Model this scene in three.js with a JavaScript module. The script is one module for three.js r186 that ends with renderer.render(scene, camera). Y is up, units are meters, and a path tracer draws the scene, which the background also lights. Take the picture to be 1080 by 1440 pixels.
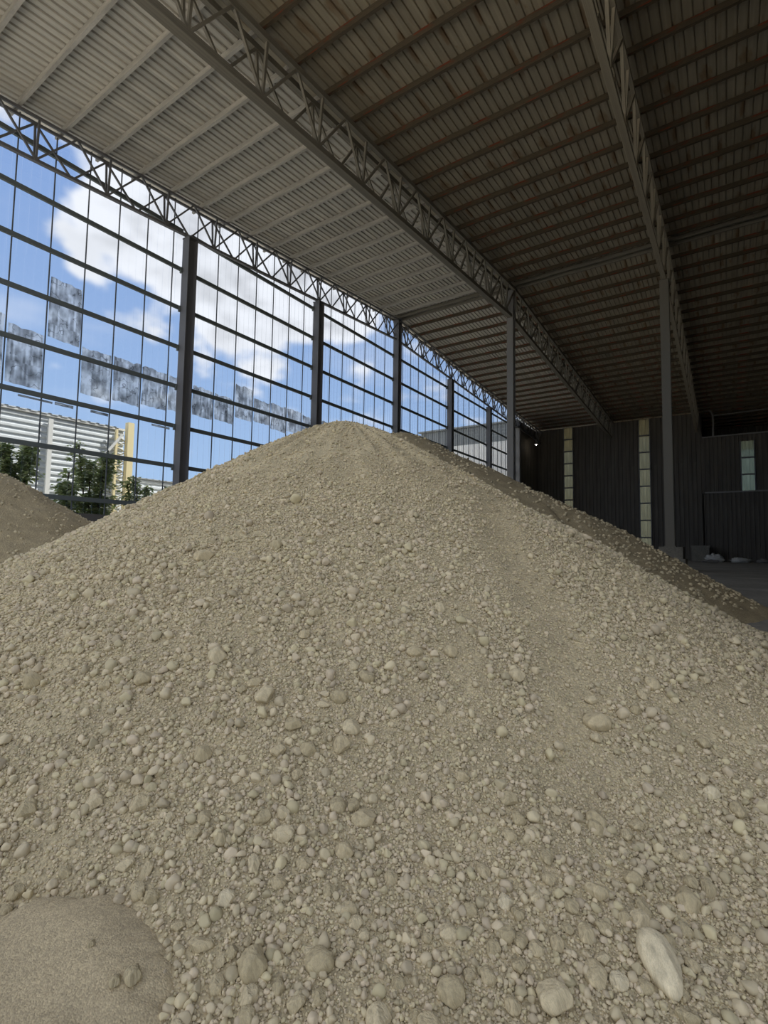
import * as THREE from 'three';
import { mergeGeometries, mergeVertices } from 'three/addons/utils/BufferGeometryUtils.js';

// ───────────────────────── camera, sky, sun, exposure ─────────────────────────
// World: X across the shed (glazed wall at X = 0), Y up from the floor, depth t runs along -Z.
const scene = new THREE.Scene();
const V = (x, y, t) => new THREE.Vector3(x, y, -t);
const EYE = V(18.15, 0.9, 0), YAW = 0.593, PITCH = 0.0689, ROLL = 0.015;
const camera = new THREE.PerspectiveCamera(2 * Math.atan(720 / 715.4) * 180 / Math.PI, 1080 / 1440, 0.05, 500);
camera.position.copy(EYE);
{
  const r = V(Math.cos(YAW), 0, Math.sin(YAW)), f = V(-Math.sin(YAW) * Math.cos(PITCH), Math.sin(PITCH), Math.cos(YAW) * Math.cos(PITCH));
  const u = r.clone().cross(f);
  const r2 = r.clone().multiplyScalar(Math.cos(ROLL)).addScaledVector(u, Math.sin(ROLL)), u2 = u.clone().multiplyScalar(Math.cos(ROLL)).addScaledVector(r, -Math.sin(ROLL));
  camera.quaternion.setFromRotationMatrix(new THREE.Matrix4().makeBasis(r2, u2, f.clone().negate()));
}
camera.updateMatrixWorld();
const renderer = new THREE.WebGLRenderer({ antialias: true });
renderer.toneMapping = THREE.LinearToneMapping;
renderer.toneMappingExposure = 1.2;
renderer.shadowMap.enabled = true;
renderer.shadowMap.type = THREE.PCFSoftShadowMap;

const TO_SUN = V(0.38, 0.78, 0.5).normalize();
const sun = new THREE.DirectionalLight(new THREE.Color().setRGB(1, 0.95, 0.86), 7.5);
sun.name = 'sun_light';
sun.position.copy(TO_SUN).multiplyScalar(90).add(V(10, 0, 25));
sun.target.position.copy(V(10, 0, 25));
sun.castShadow = true; sun.shadow.mapSize.set(4096, 4096);
Object.assign(sun.shadow.camera, { left: -70, right: 70, top: 70, bottom: -70, near: 1, far: 220 });
scene.add(sun, sun.target);

// noise helpers
function rng(seed) { let s = seed >>> 0; return () => { s = (s + 0x6D2B79F5) >>> 0; let t = Math.imul(s ^ (s >>> 15), 1 | s); t = (t + Math.imul(t ^ (t >>> 7), 61 | t)) ^ t; return ((t ^ (t >>> 14)) >>> 0) / 4294967296; }; }
const hash3 = (x, y, z) => { let h = Math.imul(x, 374761393) ^ Math.imul(y, 668265263) ^ Math.imul(z, 2147483647 ^ 0x5bd1e995); h = Math.imul(h ^ (h >>> 13), 1274126177); return ((h ^ (h >>> 16)) >>> 0) / 4294967296; };
const sm = (t) => t * t * (3 - 2 * t), mix = (a, b, t) => a + (b - a) * t, clamp = THREE.MathUtils.clamp, sstep = THREE.MathUtils.smoothstep;
function noise3(x, y, z) {
  const i = Math.floor(x), j = Math.floor(y), k = Math.floor(z), u = sm(x - i), v = sm(y - j), w = sm(z - k);
  return mix(mix(mix(hash3(i, j, k), hash3(i + 1, j, k), u), mix(hash3(i, j + 1, k), hash3(i + 1, j + 1, k), u), v),
    mix(mix(hash3(i, j, k + 1), hash3(i + 1, j, k + 1), u), mix(hash3(i, j + 1, k + 1), hash3(i + 1, j + 1, k + 1), u), v), w);
}
const fbm = (x, y, z, o = 4) => { let s = 0, a = 0.5, n = 0; for (let i = 0; i < o; i++) { s += a * noise3(x, y, z); n += a; a *= 0.5; x = x * 2.03 + 17.1; y = y * 2.03 + 5.3; z = z * 2.03 + 9.7; } return s / n; };

// the sky: blue air with broken cumulus all round, the same kind of cloud in every direction
{
  const W = 2048, H = 1024, data = new Float32Array(W * H * 4), R = rng(11);
  const puffs = [[-0.78,0.526,-0.338,0.068,1],[-0.789,0.479,-0.386,0.051,0.9],[-0.743,0.525,-0.415,0.074,1.1],[-0.75,0.463,-0.472,0.062,1],[-0.719,0.445,-0.533,0.09,1.1],[-0.669,0.483,-0.565,0.091,1.1],[-0.65,0.418,-0.634,0.07,1],[-0.596,0.413,-0.689,0.065,1],[-0.609,0.463,-0.644,0.076,1],[-0.765,0.322,-0.558,0.042,0.7],[-0.688,0.325,-0.649,0.036,0.8],[-0.876,0.291,-0.384,0.02,0.45],[-0.716,0.376,-0.587,0.032,0.6],[-0.809,0.354,-0.469,0.029,0.6],[-0.531,0.427,-0.732,0.052,0.5],[-0.825,0.508,-0.249,0.075,-0.9],[-0.866,0.42,-0.273,0.08,-0.8]];
  for (let c = 0; c < 46; c++) {                       // cloud banks over the rest of the sky
    const az = R() * 6.283, el = 0.2 + 1.2 * R(), n = 3 + Math.floor(R() * 5);
    const seen = Math.cos(az) * Math.cos(el) * -0.72 + Math.sin(el) * 0.38 + Math.sin(az) * Math.cos(el) * -0.6;
    for (let k = 0; k < n; k++) {
      const a = az + (R() - 0.5) * 0.45 / Math.cos(Math.min(el, 1.3)), e = el + (R() - 0.5) * 0.22, s = 0.05 + 0.07 * R();
      if (seen < 0.86) puffs.push([Math.cos(a) * Math.cos(e), Math.sin(e), Math.sin(a) * Math.cos(e), s, 0.9 + 0.3 * R()]);
    }
  }
  for (let row = 0; row < H; row++) {
    const up = ((row + 0.5) / H - 0.5) * Math.PI, y = Math.sin(up), cu = Math.cos(up);
    for (let col = 0; col < W; col++) {
      const az = ((col + 0.5) / W - 0.5) * 2 * Math.PI, x = Math.cos(az) * cu, z = Math.sin(az) * cu, o = (row * W + col) * 4;
      const h = Math.pow(1 - Math.max(0, y), 2.2);
      let r = mix(0.27, 0.56, h), g = mix(0.43, 0.78, h), b = mix(0.82, 1.06, h);
      if (y <= 0) { r = 0.34; g = 0.35; b = 0.33; } else {
        const w1 = fbm(x * 7, y * 9 + 3, z * 7, 4) - 0.5, w2 = fbm(x * 7 + 31, y * 9, z * 7, 4) - 0.5, w3 = fbm(x * 7, y * 9 + 57, z * 7, 4) - 0.5;
        const qx = x + w1 * 0.14, qy = y + w2 * 0.10, qz = z + w3 * 0.14;
        let d = 0;
        for (const p of puffs) { const dx = qx - p[0], dy = (qy - p[1]) * 1.25, dz = qz - p[2], q = (dx * dx + dy * dy + dz * dz) / (p[3] * p[3]); if (q < 5) d += p[4] * Math.exp(-q); }
        const f = fbm(x * 16, y * 24, z * 16, 5);
        const dens = d * 0.74 + (f - 0.5) * 1.15, wisp = 0.25 * sstep(fbm(x * 5 + 9, y * 14, z * 5, 5), 0.52, 0.78);
        const a = clamp(sstep(dens, 0.12, 0.5) + wisp, 0, 1), thick = sstep(dens, 0.4, 1.3), base = mix(1.16, 0.74, (0.25 + 0.75 * thick) * sstep(fbm(x * 11, y * 20 + 20, z * 11, 4), 0.38, 0.68));
        r = mix(r, base * 1.0, a); g = mix(g, base * 1.01, a); b = mix(b, base * 1.05, a);
      }
      data[o] = r; data[o + 1] = g; data[o + 2] = b; data[o + 3] = 1;
    }
  }
  const sky = new THREE.DataTexture(data, W, H, THREE.RGBAFormat, THREE.FloatType);
  sky.mapping = THREE.EquirectangularReflectionMapping; sky.magFilter = sky.minFilter = THREE.LinearFilter; sky.needsUpdate = true;
  scene.background = sky; scene.environment = sky;
}

// ───────────────────────── helpers ─────────────────────────
const used = {};
const numbered = (n) => { const k = used[n] = (used[n] ?? -1) + 1; return k ? n + '_' + String(k).padStart(3, '0') : n; };
const shadow = (m) => { m.castShadow = m.receiveShadow = true; return m; };
function part(name, geo, mat, parent) { const m = shadow(new THREE.Mesh(geo, mat)); m.name = name; parent.add(m); return m; }
function thing(name, label, category, group) { const g = new THREE.Group(); g.name = numbered(name); g.userData = { label, category }; if (group) g.userData.group = group; scene.add(g); return g; }
function solo(name, geo, mat, label, category, group) { const m = shadow(new THREE.Mesh(geo, mat)); m.name = numbered(name); m.userData = { label, category }; if (group) m.userData.group = group; scene.add(m); return m; }
function structure(name, label, category) { const g = new THREE.Group(); g.name = name; g.userData = { kind: 'structure', label, category }; scene.add(g); return g; }
const lin = (r, g, b) => new THREE.Color().setRGB(r, g, b);
const std = (c, roughness = 0.85, more = {}) => new THREE.MeshStandardMaterial({ color: c, roughness, side: THREE.DoubleSide, ...more });
function texture(W, H, fn, { srgb = false, repeat = [1, 1] } = {}) {
  const d = new Uint8Array(W * H * 4);
  for (let j = 0; j < H; j++) for (let i = 0; i < W; i++) { const c = fn(i / W, j / H), o = (j * W + i) * 4; for (let k = 0; k < 3; k++) d[o + k] = clamp(Array.isArray(c) ? c[k] : c, 0, 1) * 255; d[o + 3] = 255; }
  const t = new THREE.DataTexture(d, W, H); t.wrapS = t.wrapT = THREE.RepeatWrapping; t.magFilter = THREE.LinearFilter; t.minFilter = THREE.LinearMipmapLinearFilter; t.generateMipmaps = true;
  if (srgb) t.colorSpace = THREE.SRGBColorSpace; t.repeat.set(...repeat); t.needsUpdate = true; return t;
}
// noise that tiles over the unit square with n cells a side
function tile(u, v, n, seed) {
  const x = u * n, y = v * n, i = Math.floor(x), j = Math.floor(y), a = sm(x - i), b = sm(y - j), w = (k) => ((k % n) + n) % n;
  return mix(mix(hash3(w(i), w(j), seed), hash3(w(i + 1), w(j), seed), a), mix(hash3(w(i), w(j + 1), seed), hash3(w(i + 1), w(j + 1), seed), a), b);
}
const tfbm = (u, v, n, seed, o = 4) => { let s = 0, a = 0.5, t = 0; for (let k = 0; k < o; k++) { s += a * tile(u, v, n, seed + k); t += a; a *= 0.5; n *= 2; } return s / t; };
const UNIT = new THREE.BoxGeometry(1, 1, 1);
const Y = new THREE.Vector3(0, 1, 0);
// a straight steel member between two points; w across the bay (X), d the other way
function member(name, a, b, w, d, mat, parent) {
  const m = part(name, UNIT, mat, parent), dir = b.clone().sub(a), L = dir.length(); dir.divideScalar(L);
  let xa = new THREE.Vector3(1, 0, 0).addScaledVector(dir, -dir.x);
  if (xa.lengthSq() < 0.05) xa = new THREE.Vector3(0, 0, 1).addScaledVector(dir, -dir.z);
  xa.normalize(); const za = xa.clone().cross(dir);
  m.quaternion.setFromRotationMatrix(new THREE.Matrix4().makeBasis(xa, dir, za));
  m.position.copy(a).add(b).multiplyScalar(0.5); m.scale.set(w, L, d); return m;
}
function block(name, x0, x1, y0, y1, t0, t1, mat, parent) {
  const g = new THREE.BoxGeometry(x1 - x0, y1 - y0, t1 - t0), p = g.attributes.position, n = g.attributes.normal, uv = g.attributes.uv;
  g.translate((x0 + x1) / 2, (y0 + y1) / 2, -(t0 + t1) / 2);
  for (let i = 0; i < p.count; i++) uv.setXY(i, Math.abs(n.getX(i)) > 0.5 ? p.getZ(i) : p.getX(i), Math.abs(n.getY(i)) > 0.5 ? p.getZ(i) : p.getY(i));
  return part(name, g, mat, parent);
}
// a folded sheet: profile points [u, v] swept straight from a to b; u runs along uAxis, v along vAxis
function folded(profile, a, b, uAxis, vAxis) {
  const pos = [], uv = [], idx = [], L = a.distanceTo(b); let s = 0;
  for (let i = 0; i + 1 < profile.length; i++) {
    const [u0, v0] = profile[i], [u1, v1] = profile[i + 1], l = Math.hypot(u1 - u0, v1 - v0), o = pos.length / 3;
    for (const [e, k] of [[a, 0], [b, L]]) for (const [u, v, q] of [[u0, v0, s], [u1, v1, s + l]]) {
      const p = e.clone().addScaledVector(uAxis, u).addScaledVector(vAxis, v); pos.push(p.x, p.y, p.z); uv.push(q, k);
    }
    idx.push(o, o + 1, o + 3, o, o + 3, o + 2); s += l;
  }
  const g = new THREE.BufferGeometry(); g.setAttribute('position', new THREE.Float32BufferAttribute(pos, 3)); g.setAttribute('uv', new THREE.Float32BufferAttribute(uv, 2)); g.setIndex(idx); g.computeVertexNormals(); return g;
}
const ribs = (width, n, rib, high) => { const p = [[0, 0]], pitch = width / n; for (let i = 0; i < n; i++) { const c = (i + 0.5) * pitch; p.push([c - rib / 2, 0], [c - rib / 2 + high * 0.45, high], [c + rib / 2 - high * 0.45, high], [c + rib / 2, 0]); } p.push([width, 0]); return p; };

// ───────────────────────── dimensions ─────────────────────────
const BAY = 8, RIDGE_T = 28.25, TRUSS = 7.94, EAVE_T = RIDGE_T - 3 * BAY, FRONT_T = 2.6, END_T = RIDGE_T + 4 * BAY, ROOF_END = 68.4, WIDE = 31.76;
const roofY = (t) => 16.3 - (t < RIDGE_T ? 0.0807 * (RIDGE_T - t) : 0.0436 * (t - RIDGE_T));
const GIRT0 = 12.2, GIRT = 1.635;
const AX = new THREE.Vector3(1, 0, 0);

// ───────────────────────── materials ─────────────────────────
const rustShadeTex = texture(512, 128, (u, v) => { const n = tfbm(u, v, 5, 3, 5), k = sstep(n, 0.56, 0.66), g = tile(u, v, 64, 9); return [mix(0.33, 0.47, k) + 0.08 * (g - 0.5), mix(0.29, 0.215, k) + 0.07 * (g - 0.5), mix(0.23, 0.13, k) + 0.05 * (g - 0.5)]; }, { srgb: true, repeat: [1.5, 0.22] });  // rust; its dark brown also stands in for purlins seen in shade
const paintTex = texture(256, 128, (u, v) => { const n = tfbm(u, v, 6, 23, 5), g = tile(u, v, 64, 5); const b = 0.68 + 0.18 * (n - 0.5) + 0.05 * (g - 0.5); return [b, b * 0.975, b * 0.93]; }, { srgb: true, repeat: [1, 0.3] });
const sheetTex = texture(512, 512, (u, v) => { const n = tfbm(u, v, 5, 41, 5), s = tile(u, v * 0.02 + 0.3, 48, 7), b = 0.76 + 0.18 * (n - 0.5) + 0.08 * (s - 0.5); return [b, b * 0.975, b * 0.925]; }, { srgb: true, repeat: [0.4, 0.12] });
const innerSheetTex = texture(512, 512, (u, v) => { const n = tfbm(u, v, 5, 57, 5), s = tile(u, v * 0.02 + 0.3, 48, 8), k = sstep(tfbm(u, v, 7, 77, 5), 0.55, 0.75), b = 0.64 + 0.15 * (n - 0.5) + 0.05 * (s - 0.5); return [mix(b, 0.5, k), mix(b * 0.94, 0.41, k), mix(b * 0.82, 0.31, k)]; }, { srgb: true, repeat: [0.4, 0.12] });
const M = {
  steel: std(lin(0.26, 0.25, 0.24), 0.7), darkSteel: std(lin(0.15, 0.15, 0.16), 0.7), trussSteel: std(0xffffff, 0.75, { map: paintTex, color: lin(0.5, 0.48, 0.43) }),
  purlin: std(0xffffff, 0.75, { map: paintTex }), tanSteel: std(0xffffff, 0.75, { map: paintTex, color: lin(0.95, 0.88, 0.74) }), rusty: std(0xffffff, 0.85, { map: rustShadeTex }),
  roof: std(0xffffff, 0.7, { map: sheetTex }), innerRoof: std(0xffffff, 0.75, { map: innerSheetTex }),
  girt: std(lin(0.13, 0.15, 0.15), 0.75),
  clear: new THREE.MeshPhysicalMaterial({ color: lin(0.66, 0.685, 0.715), roughness: 0.02, transmission: 1, thickness: 0, ior: 1.4, side: THREE.DoubleSide }),
  seam: new THREE.MeshStandardMaterial({ color: lin(0.10, 0.11, 0.12), roughness: 0.8, side: THREE.DoubleSide }),
  cladding: std(0xffffff, 0.75, { map: texture(256, 256, (u, v) => { const b = 0.39 + 0.10 * (tfbm(u, v, 4, 91, 5) - 0.5) + 0.05 * (tile(u, v * 0.05, 40, 3) - 0.5); return [b, b * 0.94, b * 0.86]; }, { srgb: true, repeat: [0.2, 0.1] }) }),
  concrete: std(0xffffff, 0.95, { map: texture(512, 512, (u, v) => { const b = 0.5 + 0.2 * (tfbm(u, v, 6, 13, 6) - 0.5) + 0.08 * (tile(u, v, 128, 2) - 0.5); return [b, b * 0.97, b * 0.9]; }, { srgb: true, repeat: [0.15, 0.15] }) }),
};
console.log('materials ready');

// ───────────────────────── ground and floor ─────────────────────────
const earthMat = std(0xffffff, 1, { map: texture(512, 512, (u, v) => { const b = 0.70 + 0.18 * (tfbm(u, v, 8, 19, 6) - 0.5); return [b, b * 0.96, b * 0.87]; }, { srgb: true, repeat: [0.08, 0.08] }) });
{
  const floor = structure('floor', 'dusty grey concrete floor of the shed running to the back wall', 'floor');
  block('floor_slab', -0.3, WIDE + 0.3, -0.25, 0, EAVE_T - 6, ROOF_END, M.concrete, floor);
  const g = structure('ground', 'pale dry earth yard round the shed', 'ground');
  block('ground_surface', -160, 160, -0.8, -0.02, -140, EAVE_T - 6, earthMat, g);
  block('ground_surface', -160, -0.3, -0.8, -0.02, EAVE_T - 6, 160, earthMat, g);
  block('ground_surface', WIDE + 0.3, 160, -0.8, -0.02, EAVE_T - 6, 160, earthMat, g);
}

// ───────────────────────── roof: sheets and purlins ─────────────────────────
{
  const ceiling = structure('ceiling', 'corrugated metal roof underside on long purlins, pale by the glazed wall and rusty farther in', 'roof');
  const slopes = [[FRONT_T - 0.35, RIDGE_T], [RIDGE_T, ROOF_END]];  // unseen front edge cut short to let sky light onto the pile
  for (const [t0, t1] of slopes) for (let x = -0.6; x < WIDE; x += 1) {
    const inner = x > TRUSS - 0.6, c = new THREE.Vector3(0, 0.2, 0);  // past the first bay: browner, darker sheets with narrower ribs
    part('roof_sheet', folded(inner ? ribs(1.0, 4, 0.05, 0.04) : ribs(1.0, 4, 0.09, 0.05), V(x, roofY(t0), t0).add(c), V(x, roofY(t1), t1).add(c), AX, Y), inner ? M.innerRoof : M.roof, ceiling);
  }
  // channel purlins, one length per bay
  const channel = [[0.04, 0.17], [0.04, 0.19], [-0.04, 0.19], [-0.04, 0.0], [0.055, 0.0], [0.055, 0.03]];
  const rows = [];
  for (let k = -2; k < 17; k++) rows.push(RIDGE_T - 22.294 + 1.337 * k);
  rows.push(RIDGE_T - 0.25, RIDGE_T + 0.25);
  for (let t = RIDGE_T + 1.45; t < ROOF_END; t += 1.337) rows.push(t);
  const R = rng(5);
  for (const t of rows) {
    if (t < FRONT_T - 0.3) continue;
    const y = roofY(t);
    for (let b = 0; b < 4; b++) {
      const x0 = b * TRUSS - (b ? 0 : 0.5), x1 = (b + 1) * TRUSS, g = folded(channel, V(x0, y, t), V(x1, y, t), V(0, 0, 1), Y);
      part('purlin', g, Math.abs(t - RIDGE_T) < 0.3 ? M.trussSteel : b === 0 && t < RIDGE_T ? M.purlin : M.rusty, ceiling);  // first-bay purlins past the ridge: shaded side painted as darker brown
    }
  }
}
console.log('roof ready');

// ───────────────────────── roof trusses ─────────────────────────
function truss(x, tEnd, depth, chord, web, half, mat, webMat, label) {
  const o = thing('roof_truss', label, 'truss', 'lattice trusses under the roof');
  const p = BAY / 7, top = (t) => roofY(t) - chord / 2, bot = (t) => roofY(t) - depth;
  const runs = [[FRONT_T, RIDGE_T], [RIDGE_T, tEnd]];
  for (const [a, b] of runs) {
    for (const s of half ? [-1, 1] : [0]) member('top_chord', V(x + s * half, top(a), a), V(x + s * half, top(b), b), chord * 0.55, chord * 0.7, mat, o);
    member('bottom_chord', V(x, bot(a), a), V(x, bot(b), b), chord, chord * 0.75, mat, o);
  }
  const n = Math.round((tEnd - EAVE_T) / p);
  for (let i = 0; i < n; i++) {
    const t0 = EAVE_T + i * p, t1 = Math.min(t0 + p, tEnd), T = (t, s) => V(x + s * half, top(t), t), B = (t, s) => V(x + s * half * 0.4, bot(t), t);
    member('web_member', i % 2 ? B(t0, -1) : T(t0, -1), i % 2 ? T(t1, -1) : B(t1, -1), web, web, webMat, o);
    member('web_member', i % 2 ? T(t0, 1) : B(t0, 1), i % 2 ? B(t1, 1) : T(t1, 1), web, web, webMat, o);
    if (i % 2 === 0) for (const s of [-1, 1]) member('web_member', T(t0, s), B(t0, s), web, web, webMat, o);
  }
  return o;
}
truss(0, END_T, 1.4, 0.13, 0.06, 0.16, M.darkSteel, M.darkSteel, 'thin dark lattice truss along the top of the glazed wall');
truss(TRUSS, END_T - 1, 1.75, 0.26, 0.075, 0.22, M.trussSteel, M.trussSteel, 'pale grey lattice truss crossing the ceiling diagonally, next to the glazed wall');
truss(2 * TRUSS, 66.5, 1.75, 0.2, 0.085, 0.2, M.tanSteel, M.tanSteel, 'tan grey lattice truss over the dark side of the shed, farther from the glazed wall');
truss(3 * TRUSS, 66.5, 1.75, 0.24, 0.075, 0.2, M.trussSteel, M.trussSteel, 'lattice truss beside the closed side wall, outside the picture');

// ───────────────────────── columns ─────────────────────────
function column(x, t, y1, size, mat, label, plinth) {
  const o = thing('steel_column', label, 'column', 'steel columns of the shed'), h = size / 2, f = size * 0.09;
  const s = new THREE.Shape([[-h, -h], [h, -h], [h, -h + f], [f, -h + f], [f, h - f], [h, h - f], [h, h], [-h, h], [-h, h - f], [-f, h - f], [-f, -h + f], [-h, -h + f]].map(([a, b]) => new THREE.Vector2(a, b)));
  const y0 = plinth ?? 0, g = new THREE.ExtrudeGeometry(s, { depth: y1 - y0 - 0.04, bevelEnabled: false }); g.rotateX(-Math.PI / 2); g.translate(0, y0 + 0.02, 0);
  o.position.copy(V(x, 0, t));
  part('shaft', g, mat, o);
  const bp = part('base_plate', UNIT, mat, o); bp.position.y = y0 + 0.015; bp.scale.set(size * 1.3, 0.03, size * 1.3);
  const cp = part('cap_plate', UNIT, mat, o); cp.position.y = y1 - 0.015; cp.scale.set(size * 1.1, 0.03, size * 1.1);
  return o;
}
const gl = ['first column of the glazed wall beyond the gravel peak, tall and dark before the clouds', 'dark column of the glazed wall standing right behind the gravel peak', 'dark ridge column of the glazed wall, reaching up to the roof sheets', 'slim dark column of the glazed wall, next beyond the ridge column', 'short-looking dark column of the glazed wall before the grey building', 'pale column at the far end of the glazed wall, by the dark corner'];
gl[0] = 'nearest and widest dark column of the glazed wall, against the bright clouds';
[-2, -1, 0, 1, 2, 3].forEach((k, i) => { const t = RIDGE_T + k * BAY; column(0.02, t, k === 0 ? roofY(t) - 0.02 : roofY(t) - 1.5, 0.42, k === 3 ? M.steel : M.darkSteel, gl[i]); });
column(TRUSS, RIDGE_T, roofY(RIDGE_T) - 0.2, 0.38, M.steel, 'grey column carrying the truss next to the glazed wall, rising behind the right flank of gravel');
column(2 * TRUSS, RIDGE_T, roofY(RIDGE_T) - 1.85, 0.4, std(lin(0.2, 0.185, 0.155), 0.75), 'tan grey column on a concrete pedestal before the dark back wall', 1.12);
column(0.02, EAVE_T, roofY(EAVE_T) - 1.5, 0.42, M.darkSteel, 'front corner column of the glazed wall, beyond the picture edge');
column(3 * TRUSS, EAVE_T, roofY(EAVE_T) - 1.85, 0.42, M.steel, 'front column carrying the open side, beyond the picture edge');
{
  const o = thing('header_beam', 'steel beam along the open front edge of the roof', 'beam');
  member('beam_web', V(0, roofY(FRONT_T) - 0.4, FRONT_T - 0.1), V(WIDE, roofY(FRONT_T) - 0.4, FRONT_T - 0.1), 0.05, 0.7, M.steel, o);
}

// ───────────────────────── glazed wall on the left ─────────────────────────
const filmTex = [0, 1, 2].map((q) => texture(256, 256, (u, v) => { const streak = tile(u, v * 0.12 + q * 0.31, 22, 4 + q), n = tfbm(u, v, 5, 60 + q * 9, 5), crack = Math.abs(tfbm(u, v, 4, 33 + q * 5, 3) - 0.5) < 0.012 ? 0.72 : 1; const b = clamp(0.80 + 0.55 * (n - 0.5) * 1.6 + 0.36 * (streak - 0.5), 0.40, 1) * crack; return [b * 0.96, b * 0.98, b]; }, { srgb: true }));
const filmMats = filmTex.map((map) => new THREE.MeshPhysicalMaterial({ map, roughness: 0.8, transmission: 0.9, thickness: 0, ior: 1.2, side: THREE.DoubleSide }));
{
  const wall = structure('wall_left', 'tall wall of clear ribbed plastic sheets on dark girts, sky and yard behind it', 'wall');
  const W = 1.109, START = 3.942, DW = 1.9, XS = -0.36, XG = -0.24;
  block('dwarf_wall', -0.5, -0.2, 0, DW, EAVE_T, END_T, std(lin(0.13, 0.12, 0.11), 0.95), wall);
  for (let i = 0; i < 44; i++) {
    const t0 = START + i * W, y1 = roofY(t0 + (t0 < RIDGE_T ? 0 : W)) + 0.15;
    part('clear_sheet', folded(ribs(W, 4, 0.05, 0.022), V(XS, DW - 0.1, t0), V(XS, y1, t0), V(0, 0, 1), AX), M.clear, wall);
    const lap = part('lap_joint', UNIT, M.seam, wall); lap.position.copy(V(XS + 0.03, (DW + y1) / 2, t0)); lap.scale.set(0.04, y1 - DW, 0.032);
  }
  for (let b = -3; b < 3; b++) {
    const t0 = RIDGE_T + b * BAY + 0.2, t1 = t0 + BAY - 0.4;
    for (let k = -3; k <= 6; k++) {
      const y = GIRT0 - k * GIRT, top = Math.min(roofY(t0), roofY(t1)) - 0.5;
      let a = t0, e = t1;
      if (y > top) { if (b < 0) { a = RIDGE_T - (16.3 - y - 0.9) / 0.0807; } else e = RIDGE_T + (16.3 - y - 0.9) / 0.0436; }
      a = Math.max(a, t0); e = Math.min(e, t1);
      if (e - a < 0.5) continue;
      member('girt', V(XG, y, a), V(XG, y, e), 0.09, 0.15, M.girt, wall);
    }
  }
  // girt clips where a girt meets a column
  for (let b = -2; b < 3; b++) for (let k = -1; k <= 5; k++) { const y = GIRT0 - k * GIRT, t = RIDGE_T + b * BAY; if (y > roofY(t) - 1.4) continue; for (const s of [-1, 1]) { const c = part('girt_clip', UNIT, M.girt, wall); c.position.copy(V(-0.19, y - 0.06, t + s * 0.24)); c.scale.set(0.1, 0.24, 0.07); } }
  // torn, dirty old plastic still hanging behind some sheets: [sheet, top, bottom]
  const films = [[0, 8.0, 5.8], [1, 7.75, 5.85], [2, 9.75, 7.65], [3, 7.75, 6.05], [4, 7.78, 6.1], [5, 7.75, 6.2], [6, 7.7, 6.25], [7, 7.62, 6.3], [8, 7.55, 6.35], [9, 8.3, 6.7], [10, 7.9, 6.75], [11, 7.95, 6.6], [12, 7.95, 6.7], [13, 7.85, 6.5], [14, 7.9, 6.9], [15, 7.8, 6.8], [17, 7.3, 6.2], [18, 7.3, 6.3], [19, 7.1, 6.2]];
  const R = rng(77);
  for (const [i, top, bottom] of films) {
    // offset of the joints seen in the photo: sheet 0 here starts at the second joint from the front
    const t0 = START + (i + 1) * W + 0.05, w = W - 0.1, n = 9, pos = [], uv = [], idx = [], u0 = R(), v0 = R();
    for (let c = 0; c < n; c++) {
      const f = c / (n - 1), yt = top - R() * 0.08 - 0.03 * f, yb = bottom - 0.04 * f + R() * 0.05;
      for (let r = 0; r < 4; r++) { const y = mix(yt, yb, r / 3), bulge = 0.03 * Math.sin(f * 9 + r * 2 + i); pos.push(XS + 0.06 + bulge, y, -(t0 + f * w)); uv.push(u0 + f * 0.8, v0 + y * 0.6); }
      if (c) for (let r = 0; r < 3; r++) { const o = (c - 1) * 4 + r; idx.push(o, o + 4, o + 5, o, o + 5, o + 1); }
    }
    const g = new THREE.BufferGeometry(); g.setAttribute('position', new THREE.Float32BufferAttribute(pos, 3)); g.setAttribute('uv', new THREE.Float32BufferAttribute(uv, 2)); g.setIndex(idx); g.computeVertexNormals();
    const m = part('dirty_film', g, filmMats[i % 3], wall); m.userData.label = 'torn grey plastic film streaked with dirt';
  }
  // tattered strips along the girt below the films
  for (let i = 2; i < 14; i += 1) { if (R() < 0.3) continue; const t0 = EAVE_T + i * W + R() * 0.2, y = GIRT0 - 4 * GIRT - 0.14; const m = member('dirty_film', V(XG - 0.05, y, t0), V(XG - 0.05, y - 0.03 * R(), t0 + 0.4 + 0.6 * R()), 0.01, 0.05 + 0.07 * R(), filmMats[i % 3], wall); m.userData.label = 'tattered strip of old film on a girt'; }
  // the last bay is closed with dark sheeting
  for (let i = 0; i < 8; i++) part('metal_sheet', folded(ribs(1, 3, 0.09, 0.04), V(XS, 0, RIDGE_T + 3 * BAY + i * 1.0), V(XS, roofY(END_T), RIDGE_T + 3 * BAY + i * 1.0), V(0, 0, 1), AX), M.cladding, wall);
}
console.log('left wall ready');

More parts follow.
